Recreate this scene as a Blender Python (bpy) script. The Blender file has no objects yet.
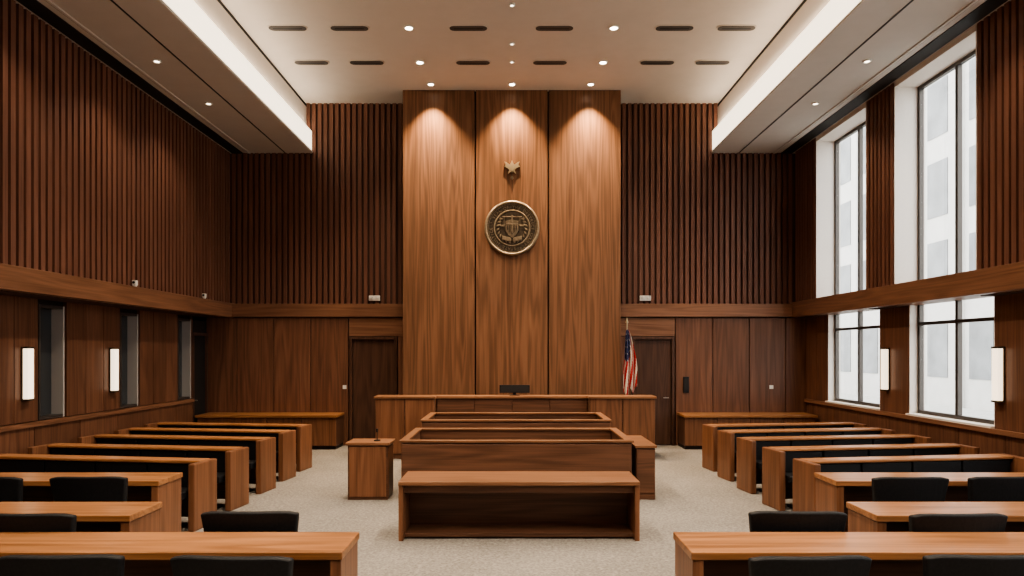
import bpy, math, random, bmesh
from mathutils import Vector, Matrix
random.seed(3)
S=bpy.context.scene
COL=S.collection
S.view_settings.look='AgX - Medium High Contrast'

# ---------------------------------------------------------------- materials
def new_mat(name):
    m=bpy.data.materials.new(name); m.use_nodes=True
    nt=m.node_tree; b=nt.nodes['Principled BSDF']
    return m,nt,b
def plain(name,col,rough=.6,metal=0,spec=.5,noise=0.0,nscale=30,bump=0):
    m,nt,b=new_mat(name)
    b.inputs['Roughness'].default_value=rough; b.inputs['Metallic'].default_value=metal
    b.inputs['Specular IOR Level'].default_value=spec
    tc=nt.nodes.new('ShaderNodeTexCoord'); n=nt.nodes.new('ShaderNodeTexNoise')
    n.inputs['Scale'].default_value=nscale; n.inputs['Detail'].default_value=4
    nt.links.new(tc.outputs['Object'],n.inputs['Vector'])
    r=nt.nodes.new('ShaderNodeValToRGB')
    k=noise
    r.color_ramp.elements[0].position=.3; r.color_ramp.elements[1].position=.7
    r.color_ramp.elements[0].color=(*[c*(1-k) for c in col],1)
    r.color_ramp.elements[1].color=(*[min(1,c*(1+k)) for c in col],1)
    nt.links.new(n.outputs['Fac'],r.inputs['Fac']); nt.links.new(r.outputs['Color'],b.inputs['Base Color'])
    if bump:
        bp=nt.nodes.new('ShaderNodeBump'); bp.inputs['Strength'].default_value=bump; bp.inputs['Distance'].default_value=.01
        nt.links.new(n.outputs['Fac'],bp.inputs['Height']); nt.links.new(bp.outputs['Normal'],b.inputs['Normal'])
    return m
def emis(name,col,st):
    m,nt,b=new_mat(name)
    b.inputs['Base Color'].default_value=(*col,1)
    b.inputs['Emission Color'].default_value=(*col,1); b.inputs['Emission Strength'].default_value=st
    return m
def wood(name,dark,light,axis='Z',rough=.42,figure=.4,var=.16,across=2.4,along=.16,rings=70):
    m,nt,b=new_mat(name); N=nt.nodes; L=nt.links
    tc=N.new('ShaderNodeTexCoord'); g=N.new('ShaderNodeNewGeometry'); oi=N.new('ShaderNodeObjectInfo')
    a=N.new('ShaderNodeMath'); a.operation='MULTIPLY_ADD'; a.inputs[1].default_value=37
    L.new(g.outputs['Random Per Island'],a.inputs[0])
    a2=N.new('ShaderNodeMath'); a2.operation='MULTIPLY'; a2.inputs[1].default_value=23
    L.new(oi.outputs['Random'],a2.inputs[0]); L.new(a2.outputs[0],a.inputs[2])
    v=N.new('ShaderNodeVectorMath'); v.operation='ADD'
    L.new(tc.outputs['Object'],v.inputs[0]); L.new(a.outputs[0],v.inputs[1])
    def scaled(ac,al):
        s=N.new('ShaderNodeVectorMath'); s.operation='MULTIPLY'
        sc=[ac,ac,ac]; sc['XYZ'.index(axis)]=al
        s.inputs[1].default_value=sc; L.new(v.outputs[0],s.inputs[0]); return s
    s1=scaled(across,along); n1=N.new('ShaderNodeTexNoise'); n1.inputs['Scale'].default_value=1.3; n1.inputs['Detail'].default_value=2; n1.inputs['Roughness'].default_value=.4; n1.inputs['Distortion'].default_value=.15
    L.new(s1.outputs[0],n1.inputs['Vector'])
    m1=N.new('ShaderNodeMath'); m1.operation='MULTIPLY'; m1.inputs[1].default_value=rings; L.new(n1.outputs['Fac'],m1.inputs[0])
    sn=N.new('ShaderNodeMath'); sn.operation='SINE'; L.new(m1.outputs[0],sn.inputs[0])
    mr=N.new('ShaderNodeMapRange'); mr.inputs['From Min'].default_value=-1; L.new(sn.outputs[0],mr.inputs['Value'])
    s2=scaled(75,1.3); n2=N.new('ShaderNodeTexNoise'); n2.inputs['Scale'].default_value=1; n2.inputs['Detail'].default_value=3
    L.new(s2.outputs[0],n2.inputs['Vector'])
    s3=scaled(9,.5); n3=N.new('ShaderNodeTexNoise'); n3.inputs['Scale'].default_value=1.2; n3.inputs['Detail'].default_value=5
    L.new(s3.outputs[0],n3.inputs['Vector'])
    mx=N.new('ShaderNodeMix'); mx.inputs['Factor'].default_value=figure*.6
    L.new(n2.outputs['Fac'],mx.inputs['A']); L.new(mr.outputs['Result'],mx.inputs['B'])
    mx2=N.new('ShaderNodeMix'); mx2.inputs['Factor'].default_value=.45
    L.new(mx.outputs['Result'],mx2.inputs['A']); L.new(n3.outputs['Fac'],mx2.inputs['B'])
    r=N.new('ShaderNodeValToRGB'); r.color_ramp.elements[0].position=.32; r.color_ramp.elements[1].position=.68
    r.color_ramp.elements[0].color=(*dark,1); r.color_ramp.elements[1].color=(*light,1)
    L.new(mx2.outputs['Result'],r.inputs['Fac'])
    h=N.new('ShaderNodeHueSaturation'); mv=N.new('ShaderNodeMapRange')
    mv.inputs['To Min'].default_value=1-var; mv.inputs['To Max'].default_value=1+var
    L.new(g.outputs['Random Per Island'],mv.inputs['Value']); L.new(mv.outputs['Result'],h.inputs['Value'])
    L.new(r.outputs['Color'],h.inputs['Color']); L.new(h.outputs['Color'],b.inputs['Base Color'])
    b.inputs['Roughness'].default_value=rough; b.inputs['Specular IOR Level'].default_value=.35
    bp=N.new('ShaderNodeBump'); bp.inputs['Strength'].default_value=.15; bp.inputs['Distance'].default_value=.003
    L.new(n2.outputs['Fac'],bp.inputs['Height']); L.new(bp.outputs['Normal'],b.inputs['Normal'])
    return m
W_FEAT=wood('wood_feature',(.10,.048,.026),(.215,.108,.060),'Z',figure=.55,var=.04,across=2.9,along=.15,rings=60)
W_PANEL=wood('wood_panel',(.095,.043,.026),(.21,.100,.060),'Z',var=.13)
W_SLAT=wood('wood_slat',(.118,.052,.034),(.205,.094,.063),'Z',figure=.2,rough=.55,var=.12)
W_LX=wood('wood_ledge_x',(.135,.064,.037),(.27,.135,.080),'X')
W_LY=wood('wood_ledge_y',(.135,.064,.037),(.27,.135,.080),'Y')
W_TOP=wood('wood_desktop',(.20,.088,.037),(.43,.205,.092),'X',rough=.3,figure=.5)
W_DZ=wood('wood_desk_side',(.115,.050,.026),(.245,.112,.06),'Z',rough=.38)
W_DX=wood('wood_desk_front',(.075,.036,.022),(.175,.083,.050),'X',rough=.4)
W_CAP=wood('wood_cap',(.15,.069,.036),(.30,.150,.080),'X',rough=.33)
W_DOOR=wood('wood_door',(.055,.027,.018),(.12,.060,.039),'Z',var=.05)
BACKW=plain('slat_backing',(.066,.031,.021),.8,noise=.1)
DARK=plain('dark_backing',(.018,.011,.009),.8)
GAP=plain('shadow_gap_black',(.012,.011,.011),.7)
SLOT=plain('slot_grey',(.075,.066,.06),.7)
CEIL=plain('ceiling_plaster',(.60,.55,.50),.85,noise=.02,nscale=4)
SOFF=plain('soffit_plaster',(.58,.555,.525),.85,noise=.02,nscale=4)
WHITE=plain('white_reveal',(.78,.73,.68),.7,noise=.02)
BLACK=plain('black_upholstery',(.009,.0095,.0115),.6,noise=.3,nscale=60,bump=.1,spec=.3)
BLKM=plain('black_metal',(.015,.015,.017),.4,metal=.5)
FRAME=plain('window_frame_bronze',(.075,.066,.06),.4,metal=.4)
GREYF=plain('window_jamb_grey',(.42,.40,.38),.5)
BRONZE=plain('bronze',(.23,.18,.125),.45,metal=.7,noise=.25,nscale=25)
BRONZED=plain('bronze_dark',(.075,.057,.04),.5,metal=.5,noise=.3,nscale=18)
GOLD=plain('pale_gold',(.46,.38,.26),.38,metal=.8)
STEEL=plain('brushed_steel',(.5,.48,.45),.3,metal=.9)
WPLAST=plain('white_plastic',(.75,.74,.70),.4)
E_DOWN=emis('downlight_lens',(1,.86,.68),22)
E_SMALL=emis('small_downlight_lens',(1,.86,.68),7)
E_SCON=emis('sconce_diffuser',(1,.82,.60),2.0)
E_COVE=emis('cove_diffuser',(1,.86,.66),2.3)  # emission stands in for cove light falling on the upstand
# carpet
CARPET,nt,b=new_mat('carpet'); N=nt.nodes; L=nt.links
tc=N.new('ShaderNodeTexCoord'); n1=N.new('ShaderNodeTexNoise'); n1.inputs['Scale'].default_value=26; n1.inputs['Detail'].default_value=6
vo=N.new('ShaderNodeTexVoronoi'); vo.inputs['Scale'].default_value=45
n2=N.new('ShaderNodeTexNoise'); n2.inputs['Scale'].default_value=1.2
for q in (n1,vo,n2): L.new(tc.outputs['Object'],q.inputs['Vector'])
mx=N.new('ShaderNodeMix'); mx.inputs['Factor'].default_value=.35; L.new(n1.outputs['Fac'],mx.inputs['A']); L.new(vo.outputs['Distance'],mx.inputs['B'])
mx2=N.new('ShaderNodeMix'); mx2.inputs['Factor'].default_value=.2; L.new(mx.outputs['Result'],mx2.inputs['A']); L.new(n2.outputs['Fac'],mx2.inputs['B'])
r=N.new('ShaderNodeValToRGB'); r.color_ramp.elements[0].position=.33; r.color_ramp.elements[1].position=.64
r.color_ramp.elements[0].color=(.150,.138,.124,1); r.color_ramp.elements[1].color=(.28,.26,.235,1)
L.new(mx2.outputs['Result'],r.inputs['Fac']); L.new(r.outputs['Color'],b.inputs['Base Color']); b.inputs['Roughness'].default_value=.95
b.inputs['Specular IOR Level'].default_value=.1
bp=N.new('ShaderNodeBump'); bp.inputs['Strength'].default_value=.4; bp.inputs['Distance'].default_value=.01
L.new(mx.outputs['Result'],bp.inputs['Height']); L.new(bp.outputs['Normal'],b.inputs['Normal'])
# clear thin glass
GLASS,nt,b=new_mat('window_glass'); N=nt.nodes; L=nt.links
tr=N.new('ShaderNodeBsdfTransparent'); gl=N.new('ShaderNodeBsdfGlossy'); gl.inputs['Roughness'].default_value=.02
tr.inputs['Color'].default_value=(.97,.98,.98,1)
ms=N.new('ShaderNodeMixShader'); ms.inputs[0].default_value=.05
L.new(tr.outputs[0],ms.inputs[1]); L.new(gl.outputs[0],ms.inputs[2]); L.new(ms.outputs[0],N['Material Output'].inputs['Surface'])
DGLASS=plain('tinted_glass',(.04,.045,.05),.06,spec=.8)
FAC=plain('facade_stone',(.58,.57,.55),.8,noise=.05,nscale=2)
FACW=plain('facade_window',(.20,.21,.22),.3,noise=.25,nscale=1)
PAVE=plain('pavement',(.5,.5,.48),.9,noise=.1,nscale=3)

# ---------------------------------------------------------------- mesh builder
class MB:
    def __init__(s): s.v=[];s.f=[];s.m=[];s.mats=[]
    def mi(s,mat):
        if mat not in s.mats: s.mats.append(mat)
        return s.mats.index(mat)
    def add(s,vs,fs,mat,M=None):
        o=len(s.v)
        for p in vs:
            p=Vector(p)
            if M is not None: p=M@p
            s.v.append(p)
        k=s.mi(mat)
        for f in fs: s.f.append([i+o for i in f]); s.m.append(k)
    def box(s,x0,x1,y0,y1,z0,z1,mat,M=None):
        x0,x1=sorted((x0,x1)); y0,y1=sorted((y0,y1)); z0,z1=sorted((z0,z1))
        vs=[(x0,y0,z0),(x1,y0,z0),(x1,y1,z0),(x0,y1,z0),(x0,y0,z1),(x1,y0,z1),(x1,y1,z1),(x0,y1,z1)]
        s.add(vs,[(0,3,2,1),(4,5,6,7),(0,1,5,4),(1,2,6,5),(2,3,7,6),(3,0,4,7)],mat,M)
    def cyl(s,c,r,h,mat,seg=24,axis='Z',r2=None,M=None):
        r2=r if r2 is None else r2; vs=[]
        for k,(rr,t) in enumerate(((r,0),(r2,h))):
            for i in range(seg):
                a=2*math.pi*i/seg; p=(rr*math.cos(a),rr*math.sin(a),t)
                if axis=='Y': p=(p[0],p[2],p[1])
                if axis=='X': p=(p[2],p[0],p[1])
                vs.append((c[0]+p[0],c[1]+p[1],c[2]+p[2]))
        fs=[(i,(i+1)%seg,seg+(i+1)%seg,seg+i) for i in range(seg)]+[tuple(range(seg))[::-1],tuple(range(seg,2*seg))]
        s.add(vs,fs,mat,M)
    def torus(s,c,R,r,mat,axis='Y',seg=64,ms=10):
        vs=[];fs=[]
        for i in range(seg):
            a=2*math.pi*i/seg
            for j in range(ms):
                b=2*math.pi*j/ms; q=R+r*math.cos(b); h=r*math.sin(b)
                p=(q*math.cos(a),h,q*math.sin(a)) if axis=='Y' else (q*math.cos(a),q*math.sin(a),h)
                vs.append((c[0]+p[0],c[1]+p[1],c[2]+p[2]))
        for i in range(seg):
            for j in range(ms):
                fs.append((i*ms+j,i*ms+(j+1)%ms,((i+1)%seg)*ms+(j+1)%ms,((i+1)%seg)*ms+j))
        s.add(vs,fs,mat)
    def poly(s,pts,y0,y1,mat,M=None):   # xz outline extruded along y
        n=len(pts); vs=[(x,y0,z) for x,z in pts]+[(x,y1,z) for x,z in pts]
        fs=[tuple(range(n)),tuple(range(n,2*n))[::-1]]+[(i,n+i,n+(i+1)%n,(i+1)%n) for i in range(n)]
        s.add(vs,fs,mat,M)
    def stadium(s,cx,cy,L,Wd,z0,z1,mat,k=8):
        pts=[]
        for i in range(k+1):
            a=-math.pi/2+math.pi*i/k; pts.append((cx+L/2-Wd/2+Wd/2*math.cos(a),cy+Wd/2*math.sin(a)))
        for i in range(k+1):
            a=math.pi/2+math.pi*i/k; pts.append((cx-L/2+Wd/2+Wd/2*math.cos(a),cy+Wd/2*math.sin(a)))
        n=len(pts); vs=[(x,y,z0) for x,y in pts]+[(x,y,z1) for x,y in pts]
        fs=[tuple(range(n)),tuple(range(n,2*n))[::-1]]+[(i,n+i,n+(i+1)%n,(i+1)%n) for i in range(n)]
        s.add(vs,fs,mat)
    def mesh(s,name):
        me=bpy.data.meshes.new(name); me.from_pydata([tuple(p) for p in s.v],[],s.f)
        for m in s.mats: me.materials.append(m)
        for p,k in zip(me.polygons,s.m): p.material_index=k
        bm=bmesh.new(); bm.from_mesh(me); bmesh.ops.recalc_face_normals(bm,faces=bm.faces); bm.to_mesh(me); bm.free()
        return me
    def obj(s,name,bevel=0,parent=None,loc=(0,0,0),rot=0,segs=2,smooth=False):
        return place(s.mesh(name),name,loc,rot,bevel,parent,segs,smooth)
def place(me,name,loc=(0,0,0),rot=0,bevel=0,parent=None,segs=2,smooth=False):
    o=bpy.data.objects.new(name,me); COL.objects.link(o); o.location=loc; o.rotation_euler=(0,0,rot)
    if smooth:
        for p in me.polygons: p.use_smooth=True
    if bevel:
        b=o.modifiers.new('bevel','BEVEL'); b.width=bevel; b.segments=segs; b.limit_method='ANGLE'; b.angle_limit=math.radians(35)
    if parent: o.parent=parent
    return o

# ---------------------------------------------------------------- camera
F=697.5
cam=bpy.data.cameras.new('camera'); co=bpy.data.objects.new('camera',cam); COL.objects.link(co)
co.location=(0,0,2.0); co.rotation_euler=(math.radians(90),0,0)
cam.lens=F/1024*36; cam.sensor_width=36; cam.shift_y=64/1024; cam.clip_end=300
S.camera=co

YB=15.0; YR=-2.5
# ---------------------------------------------------------------- floor / ceiling
m=MB(); m.box(-7,6.7,YR-.3,YB+.4,-.2,0,CARPET); m.obj('floor')
m=MB(); m.box(-4.7,4.7,YR-.3,YB+.4,7.35,7.55,CEIL)
ceil=m.obj('ceiling')
m=MB()
rowsY=[12.87-1.37*i for i in range(0,11)]
for y in rowsY:
    for x in (-3.7,-2.68,-.72,.70,2.68,3.7):
        m.stadium(x,y,.66,.20,7.338,7.352,CEIL)
        m.stadium(x,y,.62,.165,7.330,7.345,SLOT)
        m.box(x-.24,x+.24,y-.012,y+.012,7.327,7.34,GAP)
m.obj('ceiling_air_slots',parent=ceil)
m=MB()
def downlight(mb,x,y,z,r,mat):
    mb.torus((x,y,z),r+.012,.016,WPLAST,axis='Z',seg=24,ms=6)
    mb.cyl((x,y,z-.006),r-.004,.012,mat)
SPOTS=[]
for y in rowsY:  # downlights nearer the camera are unseen, added as fill light
    for x in (-1.7,1.68):
        downlight(m,x,y,7.345,.06,E_DOWN); SPOTS.append((x,y,7.30,'main'))
for x in (-1.62,0,1.57):
    downlight(m,x,13.92,7.345,.055,E_DOWN); SPOTS.append((x,13.92,7.32,'wash'))
for y in (12.85,12.1,10.75,9.3,7.9,6.5): downlight(m,0,y,7.345,.026,E_SMALL)
for sx in (-1,1):
    for y in (12.0,10.25,8.1,6.35,4.6,2.85,1.1):
        downlight(m,sx*5.22,y,6.275,.04,E_SMALL); SPOTS.append((sx*5.22,y,6.23,'soff'))
m.obj('recessed_downlights',parent=ceil)
# soffits with light coves
for side,sx in (('left',-1),('right',1)):
    m=MB(); e=sx*(6.9 if sx<0 else 6.6)
    m.box(sx*4.29,e,YR-.3,YB+.04,6.28,6.32,SOFF)
    m.box(sx*4.42,sx*4.60,YR-.3,YB+.04,6.74,7.27,CEIL)       # upstand
    m.box(sx*4.44,sx*4.70,YR-.3,YB+.04,7.27,7.36,GAP)
    m.box(sx*5.78,sx*6.02,YR,YB,6.268,6.285,GAP)
    m.box(sx*5.62,sx*5.66,YR,YB,6.262,6.285,SOFF)
    m.box(sx*5.66,sx*5.675,YR,YB,6.27,6.285,GAP)
    m.box(sx*4.86,sx*4.885,YR,YB,6.274,6.285,GAP)
    m.obj('trim_soffit_'+side,parent=ceil)
    m=MB(); m.box(sx*4.30,sx*4.42,YR,YB-.02,6.32,6.74,E_COVE); m.obj('cove_light_diffuser_'+side,parent=ceil)  # self-lit band added at the lip in place of a lit upstand
    l=bpy.data.lights.new('cove_light_'+side,'AREA'); l.shape='RECTANGLE'; l.size=.08; l.size_y=YB-YR-.2; l.energy=75; l.color=(1,.84,.64)
    o=bpy.data.objects.new('cove_light_'+side,l); COL.objects.link(o); o.location=(sx*4.36,(YB+YR)/2,6.76)
    o.rotation_euler=(0,math.radians(180),0)

# ---------------------------------------------------------------- back wall
m=MB(); m.box(-7,6.7,YB+.05,YB+.4,0,7.36,BACKW); wb=m.obj('wall_back')
m=MB()
def slats_x(x0,x1,y,z0,z1,p=.122,mb=None):
    n=round((x1-x0)/p)
    for i in range(n):
        x=x0+(i+.5)*(x1-x0)/n
        mb.box(x-.038,x+.038,y-.0,y+.055,z0,z1,W_SLAT)
slats_x(-6.05,-2.1,YB,3.0,7.36,mb=m); slats_x(2.1,6.05,YB,3.0,7.36,mb=m)
m.obj('slat_panelling_back',parent=wb)
m=MB()
def panels_x(edges,z0,z1,mb):
    for a,b_ in zip(edges[:-1],edges[1:]): mb.box(a+.008,b_-.008,YB-.07,YB+.05,z0,z1,W_PANEL)
panels_x([-6.55,-5.89,-5.1,-4.31,-3.5],0.0,2.73,m); panels_x([3.5,4.3,5.08,5.86,6.33],0.0,2.73,m)
m.box(-3.49,-2.0,YB-.07,YB+.05,2.34,2.73,W_LX); m.box(2.0,3.49,YB-.07,YB+.05,2.34,2.73,W_LX)
m.box(-2.44,-2.0,YB-.07,YB+.05,0,2.33,W_PANEL); m.box(2.0,2.55,YB-.07,YB+.05,0,2.33,W_PANEL)
m.obj('wood_panelling_back',parent=wb,bevel=.004)
m=MB(); m.box(-6.5,-2.0,YB-.13,YB+.05,2.75,3.03,W_LX); m.box(2.0,6.3,YB-.13,YB+.05,2.75,3.03,W_LX)
m.obj('trim_back',bevel=.006,parent=wb)
def door(name,x0,x1,hx):
    m=MB(); t=.06
    m.box(x0,x0+t,YB-.085,YB+.045,0,2.33,W_DOOR); m.box(x1-t,x1,YB-.085,YB+.045,0,2.33,W_DOOR); m.box(x0+t,x1-t,YB-.085,YB+.045,2.27,2.33,W_DOOR)
    m.box(x0+t+.005,x1-t-.005,YB-.02,YB+.04,.01,2.26,W_DOOR)
    m.cyl((hx,YB-.06,1.02),.012,.04,STEEL,axis='Y'); m.box(hx-.06,hx+.06,YB-.075,YB-.055,1.01,1.03,STEEL)
    m.obj(name,bevel=.004,parent=None)
door('door_1',-3.48,-2.46,-2.62); door('door_2',2.57,3.48,3.3)
# feature wall
m=MB()
m.box(-2.2,2.2,14.33,15.05,0,7.35,GAP)
for a,b_ in ((-2.23,-.765),(-.735,.725),(.755,2.22)):
    m.box(a,b_,14.24,14.36,0,7.348,W_FEAT)
m.obj('feature_wall_panels',bevel=.004)

# ---------------------------------------------------------------- left wall
m=MB(); m.box(-6.95,-6.12,YR-.3,YB+.05,2.73,6.3,BACKW)
LW=[(1.6+2.0*i,2.15+2.0*i) for i in range(7)]
ys=[YR-.3]+[q for w in LW for q in w]+[YB+.05]
for i in range(0,len(ys),2): m.box(-6.95,-6.56,ys[i],ys[i+1],1.06,2.73,DARK)
m.box(-6.95,-6.56,YR-.3,YB+.05,0,1.06,DARK)
m.box(-6.95,-6.56,YR-.3,YB+.05,2.66,2.73,DARK)
wl=m.obj('wall_left')
m=MB(); y=YR
while y<YB-.06:
    m.box(-6.12,-6.06,y,y+.085,3.0,6.28,W_SLAT); y+=.135
m.obj('slat_panelling_left',parent=wl)
m=MB(); m.box(-6.62,-5.97,YR,YB-.0,2.74,3.04,W_LY); m.obj('trim_left',bevel=.006,parent=wl)
m=MB()
for i in range(0,len(ys),2):
    a,b_=max(ys[i],YR)+.03,min(ys[i+1],YB-.07)-.03
    if i==len(ys)-2: b_=14.2
    n=max(1,round((b_-a)/.5))
    if b_>a:
        for k in range(n): m.box(-6.56,-6.5,a+(b_-a)*k/n+.006,a+(b_-a)*(k+1)/n-.006,1.06,2.73,W_PANEL)
yy=YR
while yy<14.1:
    m.box(-6.56,-6.5,yy+.005,min(yy+1.0,14.2)-.005,.10,.98,W_PANEL); yy+=1.0
m.box(-6.56,-6.46,YR,14.2,.985,1.05,W_LY)
m.box(-6.56,-6.48,YR,14.2,0,.10,W_DOOR)
m.obj('wood_panelling_left',parent=wl,bevel=.004)
for i,(a,b_) in enumerate(LW):
    m=MB(); x=-6.60
    m.box(x-.12,x+.09,a,a+.035,1.06,2.66,FRAME); m.box(x-.12,x+.09,b_-.035,b_,1.06,2.66,GREYF)
    m.box(x-.12,x+.09,a+.035,b_-.035,1.06,1.10,FRAME); m.box(x-.12,x+.09,a+.035,b_-.035,2.62,2.66,FRAME)
    m.box(x-.10,x-.08,a+.035,b_-.035,1.10,2.62,DGLASS)
    m.obj('window_%d'%(i+1),bevel=.003)
m=MB(); m.box(-6.555,-6.5,14.22,14.28,0,2.4,W_DOOR); m.box(-6.555,-6.5,14.86,14.92,0,2.4,W_DOOR); m.box(-6.555,-6.5,14.28,14.86,2.34,2.4,W_DOOR)
m.box(-6.555,-6.54,14.285,14.855,.01,2.33,GAP); m.cyl((-6.545,14.4,1.0),.012,.05,STEEL,axis='X')
m.obj('door_3')
def sconce(x,y,sx):
    m=MB()
    m.box(0,.02,-.075,.075,-.36,.36,BRONZED)
    m.box(.02,.085,-.06,.06,-.335,.335,E_SCON)
    m.box(0,.09,-.068,.068,.335,.36,BRONZED); m.box(0,.09,-.068,.068,-.36,-.335,BRONZED)
    m.obj('wall_sconce',bevel=.004,loc=(x,y,1.71),rot=0 if sx>0 else math.pi)
for y in (1.3,3.3,5.3,7.3,9.3,11.32): sconce(-6.5,y,1)

# ---------------------------------------------------------------- right wall
O=[(.56,2.54),(3.41,5.39),(6.26,8.24),(9.11,11.08),(11.95,13.93)]  # openings nearest the camera are unseen, added to let in daylight
ys=[YR-.3]+[q for w in O for q in w]+[YB+.05]
m=MB()
for i in range(0,len(ys),2):
    m.box(6.12,6.55,ys[i],ys[i+1],2.73,6.3,BACKW); m.box(6.35,6.55,ys[i],ys[i+1],1.0,2.73,DARK)
m.box(6.35,6.55,YR-.3,YB+.05,0,1.0,DARK)
wr=m.obj('wall_right')
m=MB(); pl=MB(); rv=MB()
for i in range(0,len(ys),2):
    a,b_=max(ys[i],YR),min(ys[i+1],YB-.06); n=round((b_-a)/.125)
    for k in range(n):
        y=a+(b_-a)*(k+.5)/n; m.box(6.06,6.12,y-.040,y+.040,3.0,6.28,W_SLAT)
    b2=min(b_,YB-.07); n=max(1,round((b2-a)/.6))
    for k in range(n): pl.box(6.30,6.35,a+(b2-a)*k/n+.005,a+(b2-a)*(k+1)/n-.005,1.0,2.73,W_PANEL)
yy=YR
while yy<14.8:
    pl.box(6.30,6.35,yy+.005,min(yy+.95,14.92)-.005,.10,.93,W_PANEL); yy+=.95
pl.box(6.25,6.35,YR,14.92,.935,1.0,W_LY); pl.box(6.28,6.35,YR,14.92,0,.1,W_DOOR)
for a,b_ in O:
    for q0,q1 in ((a-.0,a+.02),(b_-.02,b_)):
        rv.box(6.07,6.55,q0,q1,3.05,6.28,WHITE); rv.box(6.31,6.55,q0,q1,1.0,2.74,WHITE)
    rv.box(6.07,6.55,a,b_,6.2,6.29,WHITE); rv.box(6.25,6.55,a,b_,1.0,1.03,WHITE)
m.obj('slat_panelling_right',parent=wr); pl.obj('wood_panelling_right',bevel=.004,parent=wr); rv.obj('window_reveals',parent=wr)
m=MB(); m.box(5.97,6.42,YR,YB,2.74,3.06,W_LY); m.obj('trim_right',bevel=.006,parent=wr)
for i,(a,b_) in enumerate(O):
    m=MB(); a+=.02; b_-=.02; t=.055; x0,x1=6.43,6.50
    for z0,z1,tr in ((1.03,2.80,2.42),(2.98,6.2,None)):
        m.box(x0,x1,a,a+t,z0,z1,FRAME); m.box(x0,x1,b_-t,b_,z0,z1,FRAME)
        m.box(x0,x1,a+t,b_-t,z0,z0+t,FRAME); m.box(x0,x1,a+t,b_-t,z1-t,z1,FRAME)
        mid=(a+b_)/2; m.box(x0,x1,mid-.03,mid+.03,z0+t,z1-t,FRAME)
        if tr: m.box(x0,x1,a+t,mid-.03,tr,tr+.05,FRAME); m.box(x0,x1,mid+.03,b_-t,tr,tr+.05,FRAME)
        m.box(6.46,6.465,a+t,b_-t,z0+t,z1-t,GLASS)
    m.obj('window_%d'%(i+8),bevel=.003)
    l=bpy.data.lights.new('daylight_portal','AREA'); l.shape='RECTANGLE'; l.size=5.3; l.size_y=b_-a; l.cycles.is_portal=True
    o=bpy.data.objects.new('daylight_portal',l); COL.objects.link(o); o.location=(6.6,(a+b_)/2,3.65); o.rotation_euler=(0,math.radians(90),0)
for y in (3.0,5.9,8.98,11.7): sconce(6.30,y,-1)
# rear wall
m=MB(); m.box(-7,6.7,YR-.3,YR,0,7.36,W_PANEL); m.obj('wall_rear')

# outside
m=MB(); m.box(6.7,60,-40,80,-.3,-.1,PAVE); m.obj('ground_outside')
m=MB(); m.box(17,26,8,60,-.1,30,FAC)
y=9
while y<58:
    z=1.0
    while z<28:
        m.box(16.97,17.02,y,y+1.3,z,z+2.2,FACW); z+=3.2
    m.box(16.8,17,y+1.6,y+2.0,-.1,30,FAC); y+=2.6
m.obj('office_building')

# ---------------------------------------------------------------- small wall items
for x in (-2.95,2.86):
    m=MB(); m.box(-.12,.12,-.05,0,-.06,.05,WPLAST); m.cyl((-.06,-.08,.01),.03,.04,WPLAST,axis='Y',seg=16); m.cyl((.06,-.08,.01),.03,.04,WPLAST,axis='Y',seg=16)
    m.obj('emergency_light',bevel=.006,loc=(x,YB-.005,3.16))
for x,y in ((-6.0,11.1),(-6.0,13.6)):
    m=MB(); m.cyl((0,0,0),.03,.02,WPLAST,seg=16); m.box(-.03,.03,-.035,.035,.02,.10,WPLAST); m.cyl((0,-.05,.065),.02,.02,GAP,axis='Y',seg=16)
    m.obj('security_camera',bevel=.004,loc=(x,y,3.04))
m=MB(); m.box(-.06,.06,-.03,0,-.17,.17,BLKM); m.box(-.045,.045,-.038,-.03,-.1,.13,GAP); m.obj('wall_intercom',bevel=.004,loc=(3.72,YB-.07,1.3))
m=MB(); m.box(-.04,.04,-.015,0,-.04,.04,WPLAST); m.box(-.012,.012,-.022,-.015,-.02,.02,WPLAST); me=m.mesh('light_switch')
place(me,'light_switch',(5.55,YB-.07,1.25)); place(me,'light_switch',(-3.58,YB-.07,1.25))

# ---------------------------------------------------------------- seal & eagle
seal=bpy.data.objects.new('court_seal',None); COL.objects.link(seal); seal.location=(0,14.195,4.52)
m=MB(); m.cyl((0,-.01,0),.55,.05,BRONZED,seg=72,axis='Y'); m.torus((0,-.012,0),.53,.03,BRONZE); m.torus((0,-.012,0),.36,.016,BRONZE); m.torus((0,-.012,0),.48,.007,BRONZE)
for i in range(64):
    a=2*math.pi*i/64; M=Matrix.Rotation(a,4,'Y'); m.box(-.008,.008,-.035,-.01,.495,.512,BRONZE,M)
m.obj('disc',parent=seal,smooth=False)
m=MB()
m.poly([(-.13,.14),(0,.17),(.13,.14),(.13,-.05),(.07,-.15),(0,-.20),(-.07,-.15),(-.13,-.05)],-.04,-.01,BRONZE)
for x in (-.09,-.045,0,.045,.09): m.box(x-.01,x+.01,-.055,-.04,-.13+abs(x),.05,BRONZED)
m.box(-.12,.12,-.055,-.04,.065,.09,BRONZE)
m.box(-.012,.012,-.06,-.04,-.1,.26,BRONZE); m.box(-.2,.2,-.06,-.045,.215,.235,BRONZE)
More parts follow.
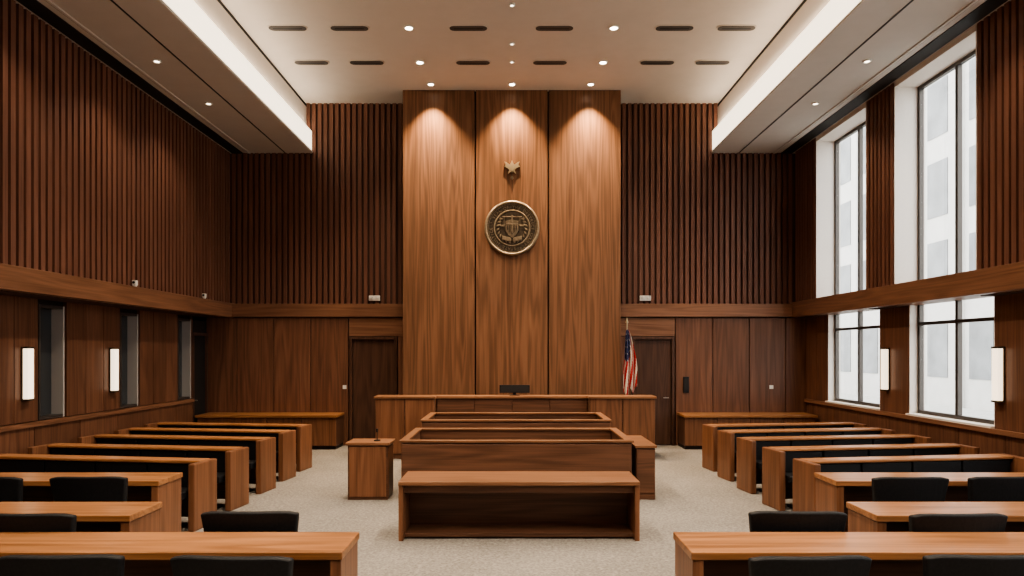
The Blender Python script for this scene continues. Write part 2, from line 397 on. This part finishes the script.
for sx in (-1,1):
    m.poly([(sx*.2-.06,.06),(sx*.2+.06,.06),(sx*.2+.035,.03),(sx*.2-.035,.03)],-.06,-.03,BRONZE)
    m.box(sx*.2-.045,sx*.2-.035,-.05,-.04,.06,.22,BRONZE); m.box(sx*.2+.035,sx*.2+.045,-.05,-.04,.06,.22,BRONZE)
    for k in range(9):
        a=math.radians(-80+k*15); c=(sx*.29*math.cos(a),.29*math.sin(a))
        M=Matrix.Translation((c[0],0,c[1]))@Matrix.Rotation(-sx*(a+.9),4,'Y')
        m.poly([(0,-.04),(sx*.018,0),(0,.05),(-sx*.018,0)],-.035,-.01,BRONZE,M)
m.poly([(-.2,-.16),(-.02,-.2),(-.02,-.28),(-.2,-.24)],-.05,-.01,BRONZE); m.poly([(.02,-.2),(.2,-.16),(.2,-.24),(.02,-.28)],-.05,-.01,BRONZE)
m.obj('relief',parent=seal,bevel=.004)
txt='SEAL OF THE DISTRICT COURT * STATE JUSTICE * '
for i,ch in enumerate(txt):
    if ch==' ': continue
    a=math.pi/2+math.radians(60)-2*math.pi*i/len(txt)
    c=bpy.data.curves.new('letter','FONT'); c.body=ch; c.size=.085; c.extrude=.008; c.align_x='CENTER'; c.align_y='CENTER'
    t=bpy.data.objects.new('tmp',c); COL.objects.link(t)
    bpy.context.view_layer.update()
    me=bpy.data.meshes.new_from_object(t.evaluated_get(bpy.context.evaluated_depsgraph_get()))
    bpy.data.objects.remove(t)
    me.materials.clear(); me.materials.append(BRONZE)
    o=bpy.data.objects.new('letter_%d'%i,me); COL.objects.link(o); o.parent=seal
    o.matrix_local=Matrix.Translation((.42*math.cos(a),-.02,.42*math.sin(a)))@Matrix.Rotation(-(a-math.pi/2),4,'Y')@Matrix.Rotation(math.radians(90),4,'X')
m=MB(); k=.85
def sc(p): return [(x*k,z*k) for x,z in p]
m.poly(sc([(0,.2),(.03,.13),(.05,.09),(.18,.17),(.15,.08),(.19,.05),(.10,.0),(.06,-.03),(.10,-.13),(.03,-.08),(0,-.1),(-.03,-.08),(-.10,-.13),(-.06,-.03),(-.10,0),(-.19,.05),(-.15,.08),(-.18,.17),(-.05,.09),(-.03,.13)]),-.03,.0,GOLD)
m.poly(sc([(0,.13),(.035,.05),(.025,-.05),(0,-.08),(-.025,-.05),(-.035,.05)]),-.055,-.03,GOLD)
m.cyl((0,-.03,-.19),.03,.03,BRONZE,seg=16,axis='Y'); m.box(-.007,.007,-.02,0,-.17,-.06,BRONZE)
m.box(-.02,.02,.0,.005,-.06,.06,BRONZE)
m.obj('eagle_emblem',bevel=.005,loc=(0,14.23,5.74))

# ---------------------------------------------------------------- flag
fl=bpy.data.objects.new('flag_on_pole',None); COL.objects.link(fl); fl.location=(2.30,13.95,0)
m=MB(); m.cyl((0,0,0),.14,.03,GOLD,r2=.12); m.cyl((0,0,.03),.06,.05,GOLD,r2=.02); m.cyl((0,0,.03),.014,2.55,GOLD,seg=16)
m.cyl((0,0,2.58),.03,.03,GOLD,seg=16); m.cyl((0,0,2.61),.022,.09,GOLD,seg=12,r2=.002)
m.obj('pole',parent=fl)
RED=plain('flag_red',(.40,.02,.025),.8); FWH=plain('flag_white',(.62,.57,.50),.8); BLU=plain('flag_blue',(.015,.022,.08),.8)
ns,nt_=42,40; vs=[];fs=[];mi=[]
for j in range(nt_+1):
    t=j/nt_
    wd=.03+.12*min(1,t*1.5)**.8
    for i in range(ns+1):
        s_=-1+2*i/ns
        drop=1.30*(1-.10*(s_+1)*.5 - .05*math.cos(s_*7))
        x=.05*min(1,t*2)+wd*s_*(1-.12*t)
        y=-.06+.045*math.sin(s_*9+1.2+t*1.5)*min(1,.3+t*1.5)
        z=2.45-drop*t-.02*abs(s_)
        vs.append((x,y,z))
for j in range(nt_):
    for i in range(ns):
        a=j*(ns+1)+i; fs.append((a,a+1,a+ns+2,a+ns+1))
        q=i+j*.5
        if j<19 and i+j*.8<36: mi.append(1 if (i%5==2 and j%4==2) else 2)
        else: mi.append(int(q/4.6)%2)
me=bpy.data.meshes.new('cloth'); me.from_pydata(vs,[],fs)
for q in (RED,FWH,BLU): me.materials.append(q)
for p,k in zip(me.polygons,mi): p.material_index=k; p.use_smooth=True
o=place(me,'cloth',parent=fl); sd=o.modifiers.new('s','SOLIDIFY'); sd.thickness=.004

# ---------------------------------------------------------------- side cabinets on back wall
for x0,x1 in ((-6.47,-3.58),(3.52,6.24)):
    m=MB(); m.box(x0,x1,14.22,14.92,.66,.71,W_TOP)
    m.box(x0+.03,x1-.03,14.32,14.92,.0,.07,DARK)
    n=4; w=(x1-x0-.04)/n
    m.box(x0+.02,x1-.02,14.30,14.92,.07,.655,W_DOOR)
    for k in range(n): m.box(x0+.02+w*k+.006,x0+.02+w*(k+1)-.006,14.275,14.31,.08,.65,W_DZ)
    m.obj('low_cabinet',bevel=.005)

# ---------------------------------------------------------------- judge's bench
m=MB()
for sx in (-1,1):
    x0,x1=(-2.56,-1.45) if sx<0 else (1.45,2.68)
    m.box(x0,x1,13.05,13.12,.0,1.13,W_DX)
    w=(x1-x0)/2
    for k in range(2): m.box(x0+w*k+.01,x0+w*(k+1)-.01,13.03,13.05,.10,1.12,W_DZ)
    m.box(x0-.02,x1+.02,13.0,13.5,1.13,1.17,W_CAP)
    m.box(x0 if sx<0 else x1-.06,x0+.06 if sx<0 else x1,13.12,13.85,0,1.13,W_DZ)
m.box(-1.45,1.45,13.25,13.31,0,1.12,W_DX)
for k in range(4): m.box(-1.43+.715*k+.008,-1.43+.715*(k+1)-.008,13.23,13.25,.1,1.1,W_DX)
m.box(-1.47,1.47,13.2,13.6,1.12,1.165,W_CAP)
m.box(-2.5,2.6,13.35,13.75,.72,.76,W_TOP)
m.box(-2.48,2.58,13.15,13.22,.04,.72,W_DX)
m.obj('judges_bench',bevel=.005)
m=MB(); m.box(-.29,.29,-.03,.03,.05,.20,BLKM); m.box(-.27,.27,-.034,-.03,.065,.185,GAP); m.box(-.1,.1,-.08,.08,0,.012,BLKM); m.box(-.03,.03,.0,.02,.012,.06,BLKM)
m.obj('computer_monitor',bevel=.005,loc=(.05,13.42,1.166))

def enclosure(name,x0,x1,y0,y1,h):
    m=MB(); t=.06
    m.box(x0,x1,y0,y0+t,0,h-.03,W_DX); m.box(x0,x1,y1-t,y1,0,h-.03,W_DX)
    m.box(x0,x0+t,y0+t,y1-t,0,h-.03,W_DX); m.box(x1-t,x1,y0+t,y1-t,0,h-.03,W_DX)
    m.box(x0+.006,x1-.006,y0-.018,y0,.09,h-.05,W_DX)
    c=.025
    m.box(x0-c,x1+c,y0-c,y0+t+c,h-.03,h,W_CAP); m.box(x0-c,x1+c,y1-t-c,y1+c,h-.03,h,W_CAP)
    m.box(x0-c,x0+t+c,y0+t+c,y1-t-c,h-.03,h,W_CAP); m.box(x1-t-c,x1+c,y0+t+c,y1-t-c,h-.03,h,W_CAP)
    m.box(x0+t,x1-t,y0+t,y0+t+.45,h-.2,h-.165,W_DX)
    m.obj(name,bevel=.005)
enclosure('clerk_enclosure',-1.45,1.58,11.22,12.6,.91)
enclosure('witness_enclosure',-1.48,1.60,9.32,10.85,.82)
m=MB(); m.box(1.66,1.96,9.42,10.6,.70,.735,W_CAP); m.box(1.68,1.94,9.45,10.58,0,.70,W_DX); m.box(1.69,1.93,9.435,9.45,.09,.68,W_DX); m.obj('side_pedestal',bevel=.005)
# front table
m=MB(); x0,x1=-1.20,1.35
m.box(x0,x1,7.35,8.02,.59,.63,W_CAP); m.box(x0+.0,x0+.05,7.37,8.0,0,.59,W_DZ); m.box(x1-.05,x1,7.37,8.0,0,.59,W_DZ)
m.box(x0+.05,x1-.05,7.85,7.90,.03,.59,W_DX); m.box(x0+.05,x1-.05,7.42,7.46,.50,.59,W_DX)
m.box(x0+.05,x1-.05,7.46,7.85,.02,.06,W_DX)
m.obj('clerk_table',bevel=.005)
# lectern
m=MB(); m.box(-2.22,-1.68,9.43,9.84,.0,.74,W_DX); m.box(-2.25,-1.65,9.40,9.88,.74,.775,W_CAP)
m.box(-2.20,-1.70,9.415,9.43,.04,.72,W_DZ); m.box(-1.68,-1.67,9.45,9.82,.04,.72,W_DZ)
m.obj('lectern',bevel=.006)
m=MB(); m.cyl((0,0,0),.045,.015,BLKM); m.cyl((0,0,.015),.006,.11,BLKM,seg=8); m.cyl((0,-.01,.12),.013,.05,BLKM,seg=12,r2=.016); m.obj('microphone',loc=(-1.86,9.62,.775))

# ---------------------------------------------------------------- pews
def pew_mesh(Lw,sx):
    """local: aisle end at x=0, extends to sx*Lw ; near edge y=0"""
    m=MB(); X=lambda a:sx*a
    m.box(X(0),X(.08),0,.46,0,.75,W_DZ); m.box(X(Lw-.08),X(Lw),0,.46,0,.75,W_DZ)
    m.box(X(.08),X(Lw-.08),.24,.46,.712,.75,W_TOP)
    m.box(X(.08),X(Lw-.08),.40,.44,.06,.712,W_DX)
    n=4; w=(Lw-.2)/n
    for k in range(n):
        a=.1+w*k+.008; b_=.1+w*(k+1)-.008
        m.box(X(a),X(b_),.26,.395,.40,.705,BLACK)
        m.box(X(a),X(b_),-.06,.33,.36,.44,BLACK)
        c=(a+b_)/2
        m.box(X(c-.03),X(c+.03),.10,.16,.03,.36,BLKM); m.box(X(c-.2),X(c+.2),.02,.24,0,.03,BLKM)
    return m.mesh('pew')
rows=[7.75,8.75,9.8,10.75,11.65]
pl_=pew_mesh(2.86,-1); pr_=pew_mesh(2.80,1); ang=math.radians(8)
for y in rows:
    place(pl_,'pew',(-3.53,y,0),-ang,.012)
    place(pr_,'pew',(3.36,y,0),ang,.012)
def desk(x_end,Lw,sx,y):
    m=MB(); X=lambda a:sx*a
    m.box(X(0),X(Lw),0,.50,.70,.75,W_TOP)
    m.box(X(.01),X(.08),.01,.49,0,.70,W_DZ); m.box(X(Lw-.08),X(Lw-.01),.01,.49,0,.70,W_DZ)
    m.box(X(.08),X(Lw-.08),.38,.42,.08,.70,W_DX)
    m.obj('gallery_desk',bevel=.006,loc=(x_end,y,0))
desk(-1.06,4.3,-1,4.35); desk(-2.92,3.4,-1,5.33); desk(-3.42,2.95,-1,6.75)
desk(1.12,4.3,1,4.35); desk(2.79,3.4,1,5.33); desk(3.14,3.05,1,6.75)
def chair_mesh():
    m=MB(); n=10; vs=[];fs=[]
    for i in range(n+1):
        t=-1+2*i/n
        c=.05*(t*t); drop=.02*abs(t)**6
        for (hw,y,z) in ((.30,.0,.50),(.345,-.06,.87-drop),(.345,-.12,.87-drop),(.30,-.07,.50)):
            vs.append((t*hw,y+c,z))
    for i in range(n):
        for k in range(4): fs.append((i*4+k,i*4+(k+1)%4,(i+1)*4+(k+1)%4,(i+1)*4+k))
    fs+= [(0,1,2,3),(n*4+3,n*4+2,n*4+1,n*4)]
    m.add(vs,fs,BLACK)
    m.box(-.27,.27,-.03,.44,.41,.50,BLACK)
    m.box(-.05,.05,-.10,-.06,.36,.62,BLKM); m.box(-.05,.05,-.08,.2,.365,.41,BLKM)
    m.cyl((0,.18,.08),.03,.30,BLKM,seg=16)
    for k in range(5):
        M=Matrix.Translation((0,.18,0))@Matrix.Rotation(2*math.pi*k/5+.3,4,'Z')
        m.box(0,.27,-.02,.02,.06,.09,BLKM,M); m.cyl((.26,-.02,.03),.03,.04,BLKM,seg=12,axis='Y',M=M)
    return m.mesh('office_chair')
cm=chair_mesh()
for x,y,r in ((-2.53,3.95,.03),(-1.56,3.93,-.04),(-3.6,3.95,0),(-1.87,5.02,.02),(-3.42,4.95,.0),(-4.4,4.95,0),(-3.86,6.4,.03),(-4.8,6.38,0),(-5.6,6.4,0),
              (1.66,3.93,.04),(2.66,3.95,-.02),(3.6,3.95,0),(2.04,5.02,-.03),(3.14,4.95,.03),(4.2,4.95,0),(3.62,6.38,0),(4.5,6.4,.04),(5.4,6.4,0)):
    place(cm,'office_chair',(x,y,0),r,.022,None,3)

# ---------------------------------------------------------------- lights
for x,y,z,k in SPOTS:
    l=bpy.data.lights.new('downlight_'+k,'SPOT'); l.color=(1,.82,.62)
    if k=='main': l.energy=340; l.spot_size=math.radians(118); l.spot_blend=.8; l.shadow_soft_size=.05
    elif k=='wash': l.energy=1150; l.spot_size=math.radians(88); l.spot_blend=1; l.shadow_soft_size=.03; l.color=(1,.72,.43)
    else: l.energy=95; l.spot_size=math.radians(120); l.spot_blend=.8; l.shadow_soft_size=.04
    o=bpy.data.objects.new('downlight_'+k,l); COL.objects.link(o); o.location=(x,y,z)
w=bpy.data.worlds.new('World'); S.world=w; w.use_nodes=True
bg=w.node_tree.nodes['Background']; bg.inputs['Color'].default_value=(1,.985,.96,1); bg.inputs['Strength'].default_value=5.6
